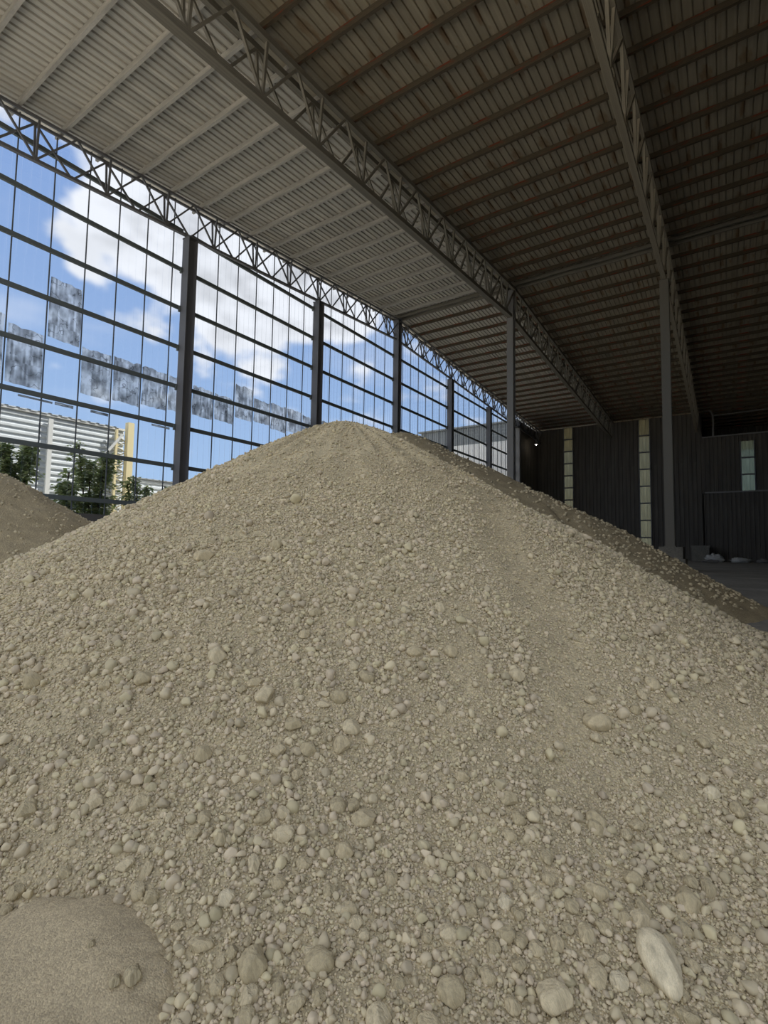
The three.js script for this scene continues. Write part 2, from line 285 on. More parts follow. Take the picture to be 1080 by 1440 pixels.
// ───────────────────────── back wall, side wall ─────────────────────────
const stripMat = new THREE.MeshPhysicalMaterial({ color: lin(0.42, 0.385, 0.26), roughness: 0.9, transmission: 0.8, thickness: 0, side: THREE.DoubleSide, map: texture(128, 512, (u, v) => { const b = 0.78 + 0.3 * (tfbm(u, v, 4, 21, 5) - 0.5); return [b, b, b * 0.96]; }, { srgb: true, repeat: [0.8, 0.1] }) });
const greenStripMat = stripMat.clone(); greenStripMat.color = lin(0.34, 0.40, 0.33);
{
  const wall = structure('wall_back', 'dark ribbed metal back wall with narrow light strips', 'wall');
  const up = roofY(END_T) + 0.15, SPLIT = 16.35;
  const strips = [[2.68, 3.72, 5.2, up], [10.55, 11.62, 0.5, up], [19.5, 20.6, 6.82, 11.75]];
  const sheet = (x0, x1, y0, y1, t) => part('metal_sheet', folded(ribs(x1 - x0, Math.max(1, Math.round((x1 - x0) / 0.36)), 0.11, 0.05), V(x0, y0, t), V(x1 > x0 ? x0 : x1, y1, t), AX, V(0, 0, -1)), M.cladding, wall);
  const run = (x0, x1, y0, y1, t) => { const n = Math.max(1, Math.round((x1 - x0) / 1.08)); for (let i = 0; i < n; i++) sheet(mix(x0, x1, i / n), mix(x0, x1, (i + 1) / n), y0, y1, t); };
  run(-0.55, 2.68, 0, up, END_T); run(2.68, 3.72, 0, 5.2, END_T); run(3.72, 10.55, 0, up, END_T); run(10.55, 11.62, 0, 0.5, END_T); run(11.62, SPLIT, 0, up, END_T);
  run(SPLIT, 19.5, 6.7, 12.45, END_T); run(19.5, 20.6, 11.75, 12.45, END_T); run(20.6, WIDE, 6.7, 12.45, END_T);
  run(SPLIT - 0.1, WIDE, 0, 6.75, END_T);
  run(SPLIT + 0.25, WIDE, 0, 6.75, END_T - 0.35);
  run(SPLIT - 0.4, WIDE, 12.2, roofY(ROOF_END) + 0.4, ROOF_END - 0.2);
  block('recess_floor', SPLIT - 0.1, WIDE, 12.3, 12.44, END_T + 0.05, ROOF_END, M.cladding, wall);
  block('wall_return', SPLIT - 0.06, SPLIT, 12, up + 0.2, END_T, ROOF_END, M.cladding, wall);
  block('wall_rail', SPLIT + 0.1, WIDE, 6.72, 6.86, END_T - 0.48, END_T - 0.1, M.steel, wall);
  block('wall_rail', SPLIT, WIDE, 12.4, 12.52, END_T - 0.14, END_T + 0.05, M.steel, wall);
  strips.forEach(([x0, x1, y0, y1], i) => {
    const win = structure('window_' + (i + 1), ['tall pale light strip in the back wall nearest the glazed wall', 'tallest pale light strip in the back wall, beside the pedestal column', 'short greenish light strip above the rail at the right of the back wall'][i], 'window');
    const n = i === 0 ? 7 : i === 1 ? 8 : 3, h = (y1 - y0) / n;
    for (let k = 0; k < n; k++) {
      part('pane', folded(ribs(x1 - x0, 4, 0.07, 0.03), V(x0, y0 + k * h, END_T), V(x0, y0 + (k + 1) * h, END_T), AX, V(0, 0, -1)), i === 2 ? greenStripMat : stripMat, win);
      if (k) block('window_bar', x0 - 0.05, x1 + 0.05, y0 + k * h - 0.07, y0 + k * h + 0.07, END_T - 0.22, END_T - 0.08, M.darkSteel, win);
    }
    for (const x of [x0, x1]) block('window_frame', x - 0.05, x + 0.05, y0, y1, END_T - 0.1, END_T - 0.02, M.darkSteel, win);
  });
  const front = structure('wall_front_added', 'added unseen ribbed metal wall closing the right front to shade that side', 'wall');  // added out of view to shade the heap, floor and ceiling at right
  for (let x = 19.4; x < WIDE; x += 1.03) part('metal_sheet', folded(ribs(1.03, 3, 0.11, 0.05), V(x, 0, FRONT_T - 0.3), V(x, roofY(FRONT_T) + 0.3, FRONT_T - 0.3), AX, V(0, 0, -1)), M.cladding, front);
  const side = structure('wall_right', 'closed side wall of dark ribbed metal', 'wall');
  for (let i = 0; i < 17; i++) { const t0 = FRONT_T - 0.3 + i * 4; part('metal_sheet', folded(ribs(4, 11, 0.11, 0.05), V(WIDE + 0.1, 0, t0), V(WIDE + 0.1, roofY(t0 + 2) + 0.5, t0), V(0, 0, 1), AX), M.cladding, side); }
}
{ // pipe rail and bent post in the gap above the low part of the back wall
  const o = thing('overhead_pipe', 'thin grey pipe rail with a bent post above the low part of the back wall', 'pipe');
  const c = new THREE.CatmullRomCurve3([V(17.3, 12.5, END_T - 0.2), V(17.3, 14.6, END_T - 0.2), V(17.1, 15.05, END_T - 0.2), V(16.5, 15.15, END_T - 0.2)]);
  part('post', new THREE.TubeGeometry(c, 20, 0.09, 8), M.steel, o);
  part('rail', new THREE.TubeGeometry(new THREE.LineCurve3(V(17.3, 14.55, END_T - 0.2), V(25, 14.7, END_T - 0.2)), 2, 0.06, 8), M.steel, o);
}
{ // lamp in the dark corner
  const o = thing('hanging_lamp', 'small lamp with a bright bulb hanging in the dark back corner', 'lamp');
  o.position.copy(V(0.77, 12.6, 56));
  part('cord', new THREE.CylinderGeometry(0.015, 0.015, roofY(56) - 12.6 - 0.3, 6), M.darkSteel, o).position.y = 0.5 + (roofY(56) - 12.9) / 2;
  part('lamp_shade', new THREE.LatheGeometry([[0.05, 0.55], [0.09, 0.5], [0.12, 0.2], [0.2, 0.0], [0.18, 0.0], [0.1, 0.2], [0.05, 0.5]].map(([x, y]) => new THREE.Vector2(x, y)), 16), std(lin(0.2, 0.2, 0.21), 0.5), o);
  part('bulb', new THREE.SphereGeometry(0.075, 12, 8), new THREE.MeshStandardMaterial({ color: 0xffffff, emissive: 0xffffff, emissiveIntensity: 1.5 }), o).position.y = -0.02;
  const l = new THREE.PointLight(0xfff4e0, 0.6, 0, 2); l.name = 'bulb_light'; l.position.set(0, -0.15, 0); l.castShadow = true; o.add(l);
}
{ // concrete round the pedestal column
  const o = thing('concrete_pedestal', 'grey concrete pedestal block under the tan column', 'pedestal');
  block('footing', 15.35, 16.55, 0, 0.55, 27.2, 28.9, M.concrete, o); block('pedestal_block', 15.45, 16.45, 0.55, 1.12, 27.4, 28.75, M.concrete, o);
  const q = thing('concrete_block', 'low concrete block against the back wall behind the pedestal', 'block');
  block('block_body', 15.3, 16.75, 0, 1.35, 57.6, 59.4, M.concrete, q); block('block_cap', 15.25, 16.8, 1.35, 1.5, 57.55, 59.45, M.concrete, q);
}

// ───────────────────────── gravel piles ─────────────────────────
const FWD = [-0.55885, 0.82927], RGT = [0.82927, 0.55885];
const softmax = (a, b, s) => { const m = Math.max(a, b); return m + s * Math.log(Math.exp((a - m) / s) + Math.exp((b - m) / s)); };
const APEX = [15.0106, 3.9332], APEX_Y = 2.1304;
const segDist = (x, t, line) => { let d = 9; for (let i = 0; i + 1 < line.length; i++) { const [ax, at] = line[i], [bx, bt] = line[i + 1], ux = bx - ax, ut = bt - at, k = clamp(((x - ax) * ux + (t - at) * ut) / (ux * ux + ut * ut), 0, 1); d = Math.min(d, Math.hypot(x - ax - k * ux, t - at - k * ut)); } return d; };
const slides = [[[16.73, 3.5], [17.05, 2.92], [17.26, 2.62], [17.44, 2.43], [17.59, 2.21], [17.7, 1.93], [17.75, 1.68]], [[17.15, 2.06], [17.36, 1.74], [17.53, 1.53]], [[15.69, 3.87], [16.39, 3.15], [16.61, 3.16]], [[17.94, 3.3], [18.15, 2.77], [18.24, 2.38]]];
function pileBase(x, t) {
  const dx = x - APEX[0], dt = t - APEX[1], r = Math.hypot(dx, dt) + 1e-9, lat = dx * RGT[0] + dt * RGT[1];
  const k = 0.582 + 0.0115 * (0.5 + 0.5 * clamp(lat / r / 0.9, -1, 1));
  return softmax(APEX_Y - k * (Math.sqrt(r * r + 0.302 * 0.302) - 0.302), 0.02, 0.12);
}
// where only fine silt shows: near the crown, along the slides and in scattered patches (0 stony .. 1 fine)
function fines(x, t) {
  const r = Math.hypot(x - APEX[0], t - APEX[1]), n = fbm(x * 1.7, t * 1.7, 3.3, 4), m = fbm(x * 4.5 + 8, t * 4.5, 7.7, 3);
  let f = sstep(1.95 - r + (n - 0.5) * 2.2, 0, 0.9) * 0.88;
  f = Math.max(f, sstep(0.22 - segDist(x, t, slides[0]) + (m - 0.5) * 0.25, 0, 0.16), 0.9 * sstep(0.12 - segDist(x, t, slides[1]) + (m - 0.5) * 0.2, 0, 0.12), 0.8 * sstep(0.25 - segDist(x, t, slides[2]) + (m - 0.5) * 0.3, 0, 0.2), 0.75 * sstep(0.22 - segDist(x, t, slides[3]) + (m - 0.5) * 0.3, 0, 0.2));
  return clamp(Math.max(f, 0.9 * sstep(n * 0.6 + m * 0.4, 0.53, 0.65)), 0, 1);
}
function pileY(x, t) {
  const dx = x - APEX[0], dt = t - APEX[1], r = Math.hypot(dx, dt), a = Math.atan2(dx, dt);
  let y = pileBase(x, t);
  y += (fbm(x * 1.1, t * 1.1, 1.5, 3) - 0.5) * 0.13 * sstep(r, 0.2, 1.2) + (fbm(x * 5, t * 5, 4.2, 3) - 0.5) * 0.035;
  y += (noise3(Math.cos(a) * 14, Math.sin(a) * 14, r * 1.1) - 0.5) * 0.05 * sstep(r, 0.15, 0.5) * (1 - sstep(r, 1.2, 2.4));   // runnels below the crown
  y -= 0.03 * sstep(0.2 - segDist(x, t, slides[0]), 0, 0.2);
  return y;
}
function normalAt(fn, x, t, e = 0.03) { return new THREE.Vector3(-(fn(x + e, t) - fn(x - e, t)) / (2 * e), 1, (fn(x, t + e) - fn(x, t - e)) / (2 * e)).normalize(); }
// polar height-field mesh round (cx, ct); angle spacing may be refined towards one heading
function moundMesh(fn, cx, ct, r0, r1, nr, na, bias = 0, heading = 0, edge = () => 1) {
  const pos = [], uv = [], idx = [];
  for (let i = 0; i <= nr; i++) for (let j = 0; j <= na; j++) {
    const s = j / na * 2 * Math.PI - Math.PI, a = heading + s - bias * Math.sin(s), r = mix(r0, r1, i / nr) * edge(a), x = cx + r * Math.sin(a), t = ct + r * Math.cos(a);
    pos.push(x, fn(x, t, r, a), -t); uv.push(x, t);
    if (i && j) { const o = i * (na + 1) + j; idx.push(o, o - 1, o - na - 2, o, o - na - 2, o - na - 1); }
  }
  const g = new THREE.BufferGeometry(); g.setAttribute('position', new THREE.Float32BufferAttribute(pos, 3)); g.setAttribute('uv', new THREE.Float32BufferAttribute(uv, 2)); g.setIndex(idx); g.computeVertexNormals();
  const n = g.attributes.normal; if (n.getY(Math.floor(n.count / 2)) < 0) { for (let i = 0; i < idx.length; i += 3) { const q = idx[i + 1]; idx[i + 1] = idx[i + 2]; idx[i + 2] = q; } g.setIndex(idx); g.computeVertexNormals(); }
  return g;
}
const cell = (u, v, n, seed) => { let best = 9, id = 0; const x = u * n, y = v * n, i = Math.floor(x), j = Math.floor(y); for (let a = -1; a <= 1; a++) for (let b = -1; b <= 1; b++) { const p = ((i + a) % n + n) % n, q = ((j + b) % n + n) % n, dx = i + a + hash3(p, q, seed) - x, dy = j + b + hash3(p, q, seed + 1) - y, d = dx * dx + dy * dy; if (d < best) { best = d; id = hash3(p, q, seed + 2); } } return [Math.sqrt(best), id]; };
const grit = 1024;
const gritH = new Float32Array(grit * grit), gritC = new Float32Array(grit * grit);
for (let j = 0; j < grit; j++) for (let i = 0; i < grit; i++) { const u = i / grit, v = j / grit, a = cell(u, v, 56, 3), b = cell(u, v, 130, 8), k = tfbm(u, v, 8, 55, 4); gritH[j * grit + i] = clamp(0.5 * (1 - a[0]) * (a[1] > 0.55 ? 1 : 0.35) + 0.45 * (1 - b[0]), 0, 1); gritC[j * grit + i] = (a[1] - 0.5) * 0.10 * (a[0] < 0.5 ? 1 : 0.3) + (b[1] - 0.5) * 0.09 + (k - 0.5) * 0.14; }
const at = (A, u, v) => A[Math.floor(v * grit) % grit * grit + Math.floor(u * grit) % grit];
const gravelMap = texture(grit, grit, (u, v) => { const c = 1 + at(gritC, u, v) * 1.5; return [0.70 * c, 0.64 * c, 0.505 * c]; }, { srgb: true, repeat: [1.25, 1.25] });
const gravelBump = texture(grit, grit, (u, v) => at(gritH, u, v), { repeat: [1.25, 1.25] });
const gravelMat = std(0xffffff, 1, { map: gravelMap, bumpMap: gravelBump, bumpScale: 0.006 });
{
  const o = thing('gravel_pile', 'large cone of beige gravel and silt filling the foreground', 'gravel pile');
  const heading = Math.atan2(-FWD[0], -FWD[1]);
  part('pile_surface', moundMesh((x, t) => pileY(x, t), APEX[0], APEX[1], 0, 4.6, 270, 900, 0.62, heading), gravelMat, o);
}
// the other heaps
function heap(cx, ct, y, k, rr, R1, mat, label, seed, round = 0.3, cut = 99) {
  const o = thing('gravel_pile', label, 'gravel pile'), fn = (x, t) => { const r = Math.hypot(x - cx, t - ct), side = (x - 18.15) * RGT[0] + t * RGT[1] - cut; return softmax(y - k * (Math.sqrt(r * r + round * round) - round) - 1.1 * Math.max(0, side), -0.12, 0.1) + (fbm(x * 0.9, t * 0.9, seed, 4) - 0.5) * 0.22 + (fbm(x * 6, t * 6, seed, 3) - 0.5) * 0.05; };
  part('pile_surface', moundMesh(fn, cx, ct, 0, R1, 90, 220), mat, o); return fn;
}
const heapMat = (r, g, b) => std(lin(r, g, b), 1, { map: gravelMap, bumpMap: gravelBump, bumpScale: 0.012 });
const brownFn = heap(11.7, 10.12, 3.57, 0.54, 0.4, 7.4, heapMat(0.92, 0.9, 0.88), 'brown smooth gravel heap showing behind the right shoulder of the big pile', 2.2, 0.5, 2.9);
const darkFn = heap(14.96, 9.8, 2.07, 0.585, 0.4, 4.2, heapMat(0.92, 0.9, 0.88), 'shaded gravel heap along the right flank of the big gravel pile', 6.4, 0.25);
const leftFn = heap(8.2, 2.85, 2.15, 0.6, 0.4, 4.2, heapMat(0.92, 0.9, 0.88), 'grey brown heap at the left edge, before the glazed wall', 9.1, 0.35);

// stones: a few rounded, chipped shapes
function stoneGeometry(seed, detail) {
  const R = rng(seed), g0 = new THREE.IcosahedronGeometry(1, detail); g0.deleteAttribute('uv'); g0.deleteAttribute('normal');
  const g = mergeVertices(g0, 1e-4), p = g.attributes.position, v = new THREE.Vector3(), planes = [];
  for (let i = 0; i < 12; i++) planes.push([new THREE.Vector3(R() - 0.5, R() - 0.5, R() - 0.5).normalize(), (detail > 3 ? 0.64 : 0.56) + 0.3 * R()]);
  const sx = 0.85 + 0.3 * R(), sz = 0.85 + 0.3 * R(), sy = 0.6 + 0.25 * R();
  for (let i = 0; i < p.count; i++) {
    v.fromBufferAttribute(p, i);
    for (const [n, d] of planes) { const k = v.dot(n); if (k > d) v.addScaledVector(n, (d - k) * 0.93); }
    v.multiplyScalar(1 + 0.16 * (fbm(v.x * 1.6 + seed, v.y * 1.6, v.z * 1.6, 3) - 0.5));
    if (detail > 3) v.multiplyScalar(1 + 0.05 * (fbm(v.x * 7, v.y * 7 + seed, v.z * 7, 3) - 0.5));
    p.setXYZ(i, v.x * sx, v.y * sy, v.z * sz);
  }
  g.computeVertexNormals(); g.computeBoundingBox();
  const s = g.boundingBox.getSize(new THREE.Vector3()), c = g.boundingBox.getCenter(new THREE.Vector3());
  g.translate(-c.x, -c.y, -c.z); g.scale(1 / s.x, 1 / s.y, 1 / s.z);          // one unit across
  const uv = new Float32Array(p.count * 2); for (let i = 0; i < p.count; i++) { uv[2 * i] = p.getX(i) + 0.4 * p.getY(i); uv[2 * i + 1] = p.getZ(i) + 0.4 * p.getY(i); } g.setAttribute('uv', new THREE.BufferAttribute(uv, 2));
  return g;
}
const fineStones = Array.from({ length: 8 }, (_, i) => stoneGeometry(100 + i, 2)), bigStones = Array.from({ length: 12 }, (_, i) => stoneGeometry(200 + i, 6));
const stoneTex = texture(256, 256, (u, v) => { const b = 0.80 + 0.30 * (tfbm(u, v, 5, 71, 6) - 0.5) + 0.10 * (tile(u, v, 90, 6) - 0.5); return [b, b * 0.985, b * 0.95]; }, { srgb: true });
const stoneBump = texture(256, 256, (u, v) => tfbm(u, v, 9, 81, 6));
const tones = [[0.68, 0.575, 0.365], [0.77, 0.65, 0.42], [0.86, 0.735, 0.49], [0.96, 0.84, 0.59]];
const stoneMats = tones.map((c) => std(lin(...c), 0.95, { map: stoneTex, bumpMap: stoneBump, bumpScale: 0.004 }));
const instMat = std(0xffffff, 0.97);
function seat(m, fn, x, t, w, h, thick, R, sink) {
  const n = normalAt(fn, x, t, 0.05), right = new THREE.Vector3(RGT[0], 0, -RGT[1]); right.addScaledVector(n, -right.dot(n)).normalize();
  const fz = right.clone().cross(n).normalize();
  m.quaternion.setFromRotationMatrix(new THREE.Matrix4().makeBasis(right, n, fz)).multiply(new THREE.Quaternion().setFromEuler(new THREE.Euler((R() - 0.5) * 0.5, (R() - 0.5) * 0.6, (R() - 0.5) * 0.5)));
  m.scale.set(w, thick, h); m.position.set(x, fn(x, t), -t).addScaledVector(n, thick * sink);
}
// stones that stand out in the photograph: [x, t, width, length, tone]
const marked = [[18.019,1.206,0.072,0.111,3],[17.862,1.017,0.062,0.054,2],[17.749,1.956,0.089,0.066,1],[17.763,1.886,0.045,0.032,2],[15.968,1.63,0.095,0.057,1],[16.871,1.21,0.062,0.057,2],[16.07,0.852,0.06,0.059,0],[17.264,0.69,0.049,0.028,1],[17.229,0.947,0.052,0.038,2],[17.347,1.117,0.063,0.038,1],[17.363,1.018,0.045,0.037,1],[17.16,1.305,0.053,0.051,2],[17.173,1.24,0.047,0.048,1],[17.024,1.187,0.052,0.04,0],[17.158,1.693,0.059,0.041,1],[17.26,1.794,0.049,0.053,1],[17.236,0.772,0.036,0.03,3],[16.983,0.692,0.042,0.031,2],[17.034,0.71,0.024,0.043,1],[17.061,0.676,0.029,0.036,1],[16.844,0.503,0.031,0.038,0],[16.814,0.536,0.035,0.032,0],[17.716,1.153,0.034,0.033,3],[17.671,1.372,0.037,0.037,0],[17.903,1.568,0.036,0.03,1],[17.763,1.312,0.03,0.035,0],[17.936,1.419,0.042,0.041,0],[17.781,1.265,0.032,0.027,1],[17.838,1.128,0.026,0.03,1],[17.92,1.155,0.027,0.022,2],[17.955,1.126,0.034,0.031,3],[17.749,1.142,0.027,0.032,0],[17.845,1.174,0.023,0.029,0],[17.969,1.353,0.027,0.045,0],[18.023,1.295,0.028,0.034,0],[18.066,1.263,0.026,0.036,1],[18.057,1.175,0.022,0.027,1],[18.094,1.278,0.028,0.017,3],[18.14,1.398,0.024,0.025,1],[18.054,1.519,0.034,0.033,0],[18.09,1.531,0.031,0.047,0],[17.787,1.041,0.03,0.032,0],[17.801,0.965,0.028,0.032,1],[18.068,1.137,0.04,0.023,0],[17.739,1.476,0.026,0.027,2],[17.86,2.235,0.035,0.058,1],[17.85,2.122,0.038,0.037,0],[18.059,2.164,0.043,0.042,0],[18.157,1.898,0.043,0.057,0],[18.066,1.965,0.032,0.037,2],[17.708,2.064,0.05,0.036,2],[18.098,2.146,0.021,0.05,1],[16.798,1.232,0.05,0.03,1],[16.783,1.19,0.032,0.032,0],[16.874,0.976,0.047,0.049,0],[16.901,1.007,0.026,0.024,2],[17.066,1.356,0.057,0.04,0],[17.023,1.495,0.036,0.034,2],[16.771,1.503,0.044,0.043,1],[17.044,1.305,0.046,0.026,2],[17.136,1.091,0.03,0.028,1],[17.303,1.129,0.032,0.036,0],[17.275,1.1,0.041,0.046,0],[16.503,1.178,0.034,0.033,2],[17.227,0.857,0.027,0.04,2],[17.191,0.687,0.028,0.021,1],[17.21,0.703,0.022,0.014,1],[17.348,0.661,0.028,0.031,1],[17.32,0.694,0.021,0.028,1],[17.327,0.713,0.022,0.025,0],[17.443,0.726,0.023,0.029,0],[17.035,0.862,0.031,0.034,1],[17.153,0.951,0.039,0.04,0],[16.966,0.812,0.024,0.025,2],[16.716,0.653,0.025,0.028,2],[16.865,0.617,0.029,0.025,0],[17.097,0.686,0.029,0.025,0],[17.336,0.745,0.017,0.024,1],[17.486,1.037,0.03,0.032,1],[17.344,1.553,0.033,0.049,2],[17.109,1.985,0.04,0.054,2],[17.313,0.93,0.036,0.024,1],[17.499,1.39,0.041,0.029,1],[16.444,1.045,0.059,0.057,0],[16.353,0.958,0.035,0.033,1],[17.717,0.96,0.024,0.022,1],[17.516,0.892,0.023,0.022,2],[17.618,0.97,0.023,0.02,1],[17.621,0.856,0.026,0.025,0],[17.921,1.618,0.04,0.028,1],[17.418,3.059,0.046,0.057,2],[18.054,2.587,0.041,0.035,2],[17.864,2.502,0.049,0.042,1]];
const special = { 0: 'largest pale boulder, long and upright, near the bottom right corner', 1: 'second largest rounded boulder at the bottom, below and left of the tall pale one', 2: 'flat-bottomed grey stone resting alone on the right slope with a small pale stone under it', 3: 'small pale stone tucked under the flat-bottomed grey stone', 4: 'long pale stone alone high on the left slope', 5: 'round smooth pale stone at mid-height left of centre', 6: 'dark rounded stone at the left picture edge, mid-height', 7: 'large oval flat stone beside the edge of the sand patch', 8: 'rounded pale stone low on the slope, left of centre', 9: 'wide oval stone lying low on the slope near the centre', 16: 'brightest whitish stone just above the oval one by the sand', 22: 'pale squarish stone low on the slope right of centre', 30: 'whitish chunky stone between the two largest boulders', 83: 'dark lumpy stone on the left half of the slope, above the middle', 67: 'upright beige stone near the bottom, below the oval stone by the sand', 88: 'dull stone at the bottom edge, just right of centre', 42: 'long upright stone left of the rounded bottom boulder', 78: 'oval beige stone low on the slope, a little right of centre', 26: 'dull blocky stone upslope of the tallest pale boulder', 64: 'slim upright light beige stone low on the slope, left of centre', 54: 'dull wedge-shaped stone at lower left, under mid-height', 43: 'dull stone cut by the bottom edge below the tallest boulder', 48: 'broad dull stone on the gravel at the right picture edge', 90: 'small pale stone alone high on the right slope', 37: 'small whitish stone right of the tallest boulder' };
const landmarks = [[0, 'tallest pale boulder'], [1, 'rounded bottom boulder'], [2, 'flat-bottomed grey stone'], [4, 'long pale stone upslope'], [5, 'round smooth pale stone'], [6, 'dark left-edge stone'], [7, 'oval stone by the sand'], [16, 'brightest stone'], [30, 'whitish chunky stone'], [8, 'rounded pale stone'], [83, 'dark lump at left'], [67, 'upright stone under the oval one'], [88, 'dull bottom-centre stone'], [42, 'long stone beside the boulder'], [78, 'oval lower-centre stone'], [26, 'dull block mid-right'], [64, 'slim upright pale stone'], [54, 'dull wedge stone'], [43, 'dull corner stone'], [9, 'wide oval stone'], [22, 'pale squarish stone'], [90, 'lone pale stone upslope'], [48, 'broad right-edge stone']];
const toneWord = ['dull', 'beige', 'light beige', 'whitish'];
function stoneLabel(x, t, s, tone) {
  let best = 1e9, k = 0; landmarks.forEach(([i], q) => { const d = Math.hypot(marked[i][0] - x, marked[i][1] - t); if (d > 0.01 && d < best) { best = d; k = q; } });
  const [i, name] = landmarks[k], dx = x - marked[i][0], dt = t - marked[i][1], across = dx * RGT[0] + dt * RGT[1], up = dx * FWD[0] + dt * FWD[1], a = Math.round(Math.atan2(up, across) / (Math.PI / 4) + 8) % 8;
  const dir = ['right of', 'up and right of', 'above', 'up and left of', 'left of', 'down and left of', 'below', 'down and right of'][a];
  return `${s > 0.055 ? 'big' : s > 0.04 ? 'middling' : s > 0.033 ? 'small' : 'tiny'} ${toneWord[tone]} stone ${best < 0.2 ? 'close' : best < 0.5 ? 'a little' : 'well'} ${dir} the ${name}`;
}
const R1 = rng(31), placed = [];
marked.forEach(([x, t, w, h, tone], i) => {
  const long = Math.min(h * 1.15, w * 2.1), m = solo('stone', bigStones[i % 12], stoneMats[tone], special[i] ?? stoneLabel(x, t, w, tone), 'stone', 'larger stones on the gravel pile');
  seat(m, pileY, x, t, w * 1.08, long, Math.min(w, long) * (0.75 + 0.2 * R1()), R1, 0.22); placed.push([x, t, w]);
});
// the sand patch in the bottom left corner
const SAND = [17.0, 0.36], rim = [[16.837, 0.499], [16.891, 0.559], [16.976, 0.622], [17.047, 0.659], [17.109, 0.669], [17.173, 0.654], [17.229, 0.642], [17.276, 0.617], [17.316, 0.586]].map(([x, t]) => [Math.atan2(x - SAND[0], t - SAND[1]), Math.hypot(x - SAND[0], t - SAND[1])]);
function sandEdge(a) {
  const wrap = Math.atan2(Math.sin(a), Math.cos(a)), n = (fbm(Math.cos(a) * 3 + 5, Math.sin(a) * 3, 2, 3) - 0.5) * 0.04 + (noise3(Math.cos(a) * 16, Math.sin(a) * 16, 2) - 0.5) * 0.022;
  if (wrap <= rim[0][0] || wrap >= rim[rim.length - 1][0]) { const d = Math.min(Math.abs(wrap - rim[0][0]), Math.abs(wrap - rim[8][0]), 6.283 - Math.abs(wrap - rim[0][0])); const e = Math.abs(wrap - rim[0][0]) < Math.abs(wrap - rim[8][0]) ? rim[0][1] : rim[8][1]; return mix(e, 0.42, sstep(d, 0, 1.2)) + n; }
  for (let i = 0; i + 1 < rim.length; i++) if (wrap <= rim[i + 1][0]) return mix(rim[i][1], rim[i + 1][1], (wrap - rim[i][0]) / (rim[i + 1][0] - rim[i][0])) + n;
}
const inSand = (x, t) => { const dx = x - SAND[0], dt = t - SAND[1]; return Math.hypot(dx, dt) / sandEdge(Math.atan2(dx, dt)); };
const sandY = (x, t) => { const q = inSand(x, t); return mix(pileBase(x, t), pileY(x, t), 0.4) + 0.075 * Math.pow(Math.max(0, 1 - q * q), 0.6) - 0.003 + (fbm(x * 9, t * 9, 2.2, 3) - 0.5) * 0.012; };
{
  const o = thing('sand_mound', 'smooth patch of fine brown sand in the bottom left corner', 'sand');
  const map = texture(512, 512, (u, v) => { const c = 1 + 0.5 * (cell(u, v, 150, 4)[1] - 0.5) * 0.4 + 0.12 * (tfbm(u, v, 6, 9, 4) - 0.5); return [0.69 * c, 0.625 * c, 0.495 * c]; }, { srgb: true, repeat: [2.2, 2.2] });
  const bump = texture(512, 512, (u, v) => 0.6 * (1 - cell(u, v, 150, 4)[0]) + 0.4 * tile(u, v, 256, 3), { repeat: [2.2, 2.2] });
  part('sand_surface', moundMesh((x, t) => sandY(x, t), SAND[0], SAND[1], 0, 1, 110, 300, 0, 0, sandEdge), std(0xffffff, 1, { map, bumpMap: bump, bumpScale: 0.0016 }), o);
  for (const [x, t, s] of [[17.232, 0.566, 0.034], [17.219, 0.541, 0.022], [17.121, 0.547, 0.014]]) { const m = solo('clod', bigStones[3], stoneMats[0], s > 0.03 ? 'largest crumbly clod lying on the sand patch' : s > 0.02 ? 'small clod beside the largest clod on the sand' : 'tiny clod alone in the middle of the sand patch', 'clod', 'clods on the sand'); seat(m, sandY, x, t, s, s * 1.2, s * 0.8, R1, 0.2); }
}
// scattered stones: size classes (m), share of ground covered
const sizes = [[0.056, 0.012], [0.046, 0.025], [0.037, 0.06], [0.029, 0.13], [0.022, 0.19], [0.016, 0.22], [0.0115, 0.24], [0.0085, 0.24], [0.0062, 0.24], [0.0045, 0.22]];
const R2 = rng(1234), found = [];
const [EX, ET] = [18.15, 0];
for (const [d, cover] of sizes) {
  const reach = Math.min(7.0, d / 0.0022), area = Math.PI * 4.45 * 4.45, n = Math.round(cover * area / (Math.PI / 4 * d * d));
  for (let i = 0; i < n; i++) {
    const a = R2() * 6.2832, r = 4.45 * Math.sqrt(R2()), jig = R2(), s = d * (0.78 + 0.5 * R2()), k1 = R2();
    const x = APEX[0] + r * Math.sin(a), t = APEX[1] + r * Math.cos(a), dist = Math.hypot(x - EX, t - ET, 0.6);
    if (dist > reach || t < 0.1) continue;
    if ((x - APEX[0]) * FWD[0] + (t - APEX[1]) * FWD[1] > 0.75) continue;
    const f = fines(x, t), keep = d > 0.02 ? (1 - 0.97 * f) * (d > 0.028 ? mix(0.25, 1, sstep(r, 1.4, 3.2)) : mix(0.55, 1, sstep(r, 1.0, 2.6))) : d > 0.011 ? 1 - 0.8 * f : 1 - 0.35 * f;
    if (jig > keep * (d > 0.02 ? 0.55 + 0.9 * noise3(x * 2.2, t * 2.2, 11) : 1)) continue;
    if (inSand(x, t) < 0.93 + 0.09 * k1) continue;
    if (d > 0.01 && placed.some(([px, pt, pw]) => Math.hypot(px - x, pt - t) < (pw + s) * 0.5)) continue;
    found.push([x, t, s, s / dist, k1]);
  }
}
found.sort((p, q) => q[3] - p[3]);
const LONE = 300 - marked.length;
for (let i = 0; i < LONE; i++) {
  const [x, t, s, , k] = found[i], tone = k < 0.4 ? 0 : k < 0.75 ? 1 : k < 0.95 ? 2 : 3;
  const m = solo('stone', bigStones[i % 12], stoneMats[tone], stoneLabel(x, t, s, tone), 'stone', 'larger stones on the gravel pile');
  seat(m, pileY, x, t, s, s * (0.85 + 0.4 * R2()), s * (0.65 + 0.25 * R2()), R2, 0.2);
}
